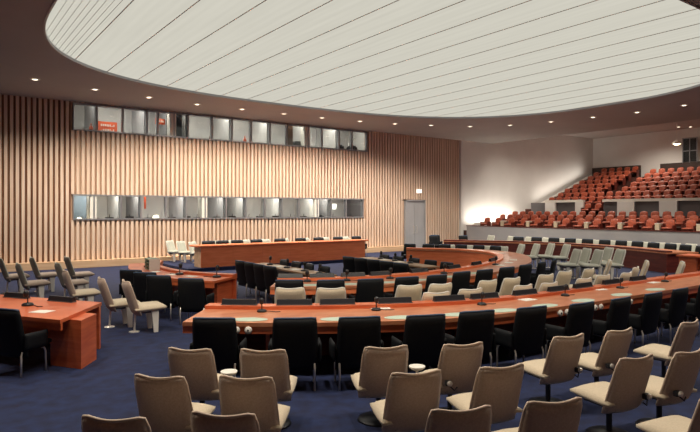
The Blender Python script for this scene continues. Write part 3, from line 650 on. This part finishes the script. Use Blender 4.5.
# left foreground table clutter
place(mic,(1.36,11.0),-58,'black microphone on the left foreground table',None,z=TZ)
place(np_,(1.90,11.15),-58,'black name plate near the corner of the left foreground table',None,z=TZ)
place(np_,(1.32,12.1),-58,'black name plate at the left edge on the left foreground table',None,z=TZ)
place(pc,(1.45,10.2),-50,'white papers on the left foreground table beside the black chair',None,z=TZ)
# earphone dials along the aprons
def dials(t, o, Okey, Ikey, pts):
    O,I = crom(DATA[Okey]),crom(DATA[Ikey])
    for p in pts:
        d,q,a = pol_at(O,p); r = math.radians(a)
        for s_ in (-.085,.085):
            b = MB(); b.lathe([(0,-.022),(.045,-.022),(.052,-.012),(.052,.02),(0,.02)],axis='y',n=18)
            ob = b.build('earphone_dial','white_paint',t,True); ob['label'] = 'white round earphone dial'
            ob.location = (q[0]-o[0]+math.cos(r)*s_,q[1]-o[1]+math.sin(r)*s_,TZ-.105); ob.rotation_euler = (0,0,r)
            b = MB(); b.lathe([(0,-.03),(.014,-.03),(.014,-.02),(0,-.02)],axis='y',n=10); b.build('hub','black_plastic',ob)
ca = DATA['darkA']; dials(tA,oA,'A_out','A_in',[((a[0]+b_[0])/2+.03,(a[1]+b_[1])/2+.5) for a,b_ in zip(ca,ca[1:])])
ce = DATA['darkE']; dials(tE,oE,'E_out','E_in',[((a[0]+b_[0])/2,(a[1]+b_[1])/2+.5) for a,b_ in zip(ce,ce[1:])])
for i,p in enumerate(((8.12,15.2),(8.06,14.1),(8.0,13.1),(7.96,12.3))): place(mic,p,0,'black microphone on the left clerk table, %s from the dais'%ORD[i],'microphones on the clerk tables',z=.78)
for i,p in enumerate(((12.1,15.0),(11.95,14.1),(11.8,13.2))): place(mic,p,0,'black microphone on the right clerk table, %s from the dais'%ORD[i],'microphones on the right clerk table',z=.78)
for i,p in enumerate(((8.1,14.6),(8.02,13.6),(11.95,14.6),(11.8,13.7))): place(pc,p,80,'white papers on the %s clerk table, %s'%(('left','left','right','right')[i],('far end','near end')[i%2]),'papers on the clerk tables',z=.78)

# ---------------------------------------------------------------- gallery
b = MB(); b.box(UP,UP+.14,V0,25.95,0,1.40); par = struct(b.build('wall_parapet','grey_paint'))
b = MB(); b.box(UP-.03,UP+.17,V0,25.97,1.40,1.44); b.build('cap','dark_red_wood',par)
LOW = [(28.95,1.10),(30.3,1.30),(31.7,1.50)]
UPR = [(35.65+.93*k, 2.49+.331*k) for k in range(8)]
b = MB()
for i,(u,z) in enumerate(LOW): b.box(u-.75,LOW[i+1][0]-.75 if i<2 else 34.35,V0,VW,0,z)
b.box(33.2,34.35,V0,VW,1.5,1.6); struct(b.build('floor_lower_gallery','gallery_carpet'))
b = MB()
for i,(u,z) in enumerate(UPR): b.box(u-.60 if i else 34.5,u+.40 if i<7 else U1,V0,VW,1.0,z)
struct(b.build('floor_upper_gallery','gallery_carpet'))
va,vb = at_u(583,34.3),at_u(603,34.3)
b = MB(); b.box(34.35,34.50,va,25.8,1.6,2.92); b.box(34.35,34.50,V0,vb,1.6,2.92); tw = struct(b.build('wall_gallery_front','dark_grey'))
b = MB(); b.box(34.22,34.55,va,24.6,2.92,3.08); b.box(34.22,34.55,V0,vb,2.92,3.08); struct(b.build('trim_3','white_paint'))
b = MB()
for x0,x1 in ((545,555),(575,583),(617,634),(659,677),(712,730)):
    b.box(34.20,34.36,at_u(x1,34.2),at_u(x0,34.2),1.6,2.92)
struct(b.build('trim_4','white_plaster'))
# rear wainscot and projection window
b = MB(); b.box(42.86,43,at_u(641,43),VW-.02,4.6,5.75); b.box(42.86,43,V0,at_u(661,43),4.6,5.75); struct(b.build('trim_5','dark_brown'))
vw0,vw1 = at_u(697.5,43),at_u(684,43)
w_ = MB(); w_.box(42.90,43.02,vw0,vw1,5.78,7.38); wn = struct(w_.build('window_3','black_plastic'))
w_ = MB(); w_.box(42.84,42.90,vw0-.06,vw0,5.7,7.45); w_.box(42.84,42.90,vw1,vw1+.06,5.7,7.45); w_.box(42.84,42.90,vw0,vw1,7.38,7.45); w_.box(42.84,42.90,vw0,vw1,6.5,6.56); w_.box(42.84,42.90,vw0+.42,vw0+.47,5.7,7.4); w_.build('window_frame','metal_grey',wn)
w_ = MB(); w_.box(42.87,42.88,vw0,vw1,5.78,7.38); w_.build('pane','glass',wn)
def gallery_seat():
    t = thing('gallery_seat','x','theatre seat')
    def back(s,u):
        k = (u+1)/2; return ((.20+.035*math.sin(k*2.2))*s*(1-.12*k*abs(s)), -.20-.09*k+.05*s*s, .36+.48*k-.05*s*s*k)
    b = MB(); b.pad(back,8,6,.10); b.build('backrest','orange_seat',t,True)
    def seat(s,u):
        k = (u+1)/2; return (.225*s, -.20+.44*k, .40+.015*k)
    b = MB(); b.pad(seat,6,5,.10); b.build('seat','orange_seat',t,True)
    for s_ in (-1,1):
        b = MB(); b.box(s_*.265-.022,s_*.265+.022,-.22,.12,0,.56); b.build('armrest','dark_red_wood',t)
    return t
gs = gallery_seat(); n = 0
con = thing('seat_console','x','console')
b = MB(); b.box(-.11,.11,-.16,.16,0,.62); b.build('cabinet','cream',con,bevel=.015)
b = MB(); b.box(-.12,.12,-.17,.17,.62,.65); b.build('top','white_paint',con)
def px_of(u,v):
    d = u*.5864+v*.81; return 350+585*(u*.81-v*.5864)/d
for r,(u,z) in enumerate(LOW):
    v = 25.25-.1*(r%2); k = 0; step = .95 if r==0 else .62
    while px_of(u,v) < 704:
        place(gs,(u,v),90+random.uniform(-3,3),'orange-red gallery seat in the %s row of the lower tier, %s from the left'%(ORD[r],ORD[k]),'orange seats of the lower gallery tier, row %s'%ORD[r],z=z); n += 1
        if r==0 and k%2==1: place(con,(u+.05,v-.475),90,'cream console box in the front gallery row, %s from the left'%ORD[k//2],'consoles in the front gallery row',z=z)
        v -= step; k += 1
for r,(u,z) in enumerate(UPR):
    v = 25.2-.1*(r%2); k = 0
    while px_of(u,v) < 704:
        if not (r>=2 and 21.0<v<22.5) and not (r==7 and v<22.4):
            place(gs,(u,v),90+random.uniform(-3,3),'orange-red gallery seat in the %s row of the upper tier, %s from the left'%(ORD[r],ORD[k]),'orange seats of the upper gallery tier, row %s'%ORD[r],z=z); n += 1
            k += 1
        v -= .62
b = MB(); b.box(33.95,34.55,vb,va,1.6,2.0); b.box(34.50,34.75,vb,va,1.6,2.45); struct(b.build('floor_gallery_steps','gallery_carpet'))
for i,(u,v,z) in enumerate(((34.1,va-.33,2.0),(34.1,vb+.33,2.0))):
    place(gs,(u,v),90,['orange-red seat in the gap of the white gallery band, left','orange-red seat in the gap of the white gallery band, right'][i],'seats in the gap of the gallery band',z=z)

# added gallery lights: troughs put in for the side wall glow, bare spots above
t = thing('added_wall_washer','added long low trough light washing the white gallery wall','light',(28.4,25.80,0))
def area(loc, rot, sx, sy, power, col=(1,.92,.8)):
    l = bpy.data.lights.new('added_wall_wash','AREA'); l.shape = 'RECTANGLE'; l.size = sx; l.size_y = sy; l.energy = power; l.color = col
    o = bpy.data.objects.new('added_wall_wash', l); C.objects.link(o); o.location = loc; o.rotation_euler = rot; return o
b = MB(); b.box(0,5.6,-.08,.08,1.45,1.50); b.box(0,5.6,-.10,-.08,1.45,1.60); b.build('housing','white_paint',t)
b = MB(); b.box(.1,.16,-.05,.05,1.0,1.45); b.box(5.4,5.46,-.05,.05,1.4,1.45); b.build('bracket','white_paint',t)
area((31.2,25.80,1.56),(math.radians(165),0,0),5.4,.14,110)
t = thing('added_wall_washer','added sloping trough light washing the side wall beside the upper gallery seats','light',(35.2,25.80,0))  # second added trough, carries the wall glow up the slope
b = MB(); b.tube([(0,0,2.75),(6.6,0,5.1)],.09,6); b.build('housing','white_paint',t)
o = area((38.5,25.80,4.12),(math.radians(165),0,0),6.4,.14,34); o.rotation_euler = (math.radians(168),-math.radians(19.6),0)
for p in ((33.0,21.5,8.05,700),(36.5,21.5,8.05,700),(40,20.5,8.05,900),(40.5,15.5,8.05,420)): spot(p[:3],p[3],150,r=.3)  # added spots with no fixture, brighten the gallery walls
for v_,pw in ((22.5,420),(18,260)): spot((31.6,v_,8.0),pw,140,r=.3)  # more added spots with no fixture, at the front of the gallery

# ---------------------------------------------------------------- camera and view
cam = bpy.data.cameras.new('camera'); co = bpy.data.objects.new('camera', cam); C.objects.link(co)
co.location = (0,0,2.35); co.rotation_euler = (math.radians(90),0,-math.radians(35.9))
cam.sensor_width = 36; cam.lens = 36*585/700; cam.shift_y = -5/700; cam.clip_end = 200
bpy.context.scene.camera = co
w = bpy.data.worlds.new('world'); bpy.context.scene.world = w; w.use_nodes = True
w.node_tree.nodes['Background'].inputs['Color'].default_value = (.02,.018,.016,1)
vs = bpy.context.scene.view_settings
vs.view_transform = 'Standard'; vs.look = 'None'; vs.gamma = 1; vs.use_curve_mapping = False; vs.exposure = 0.0
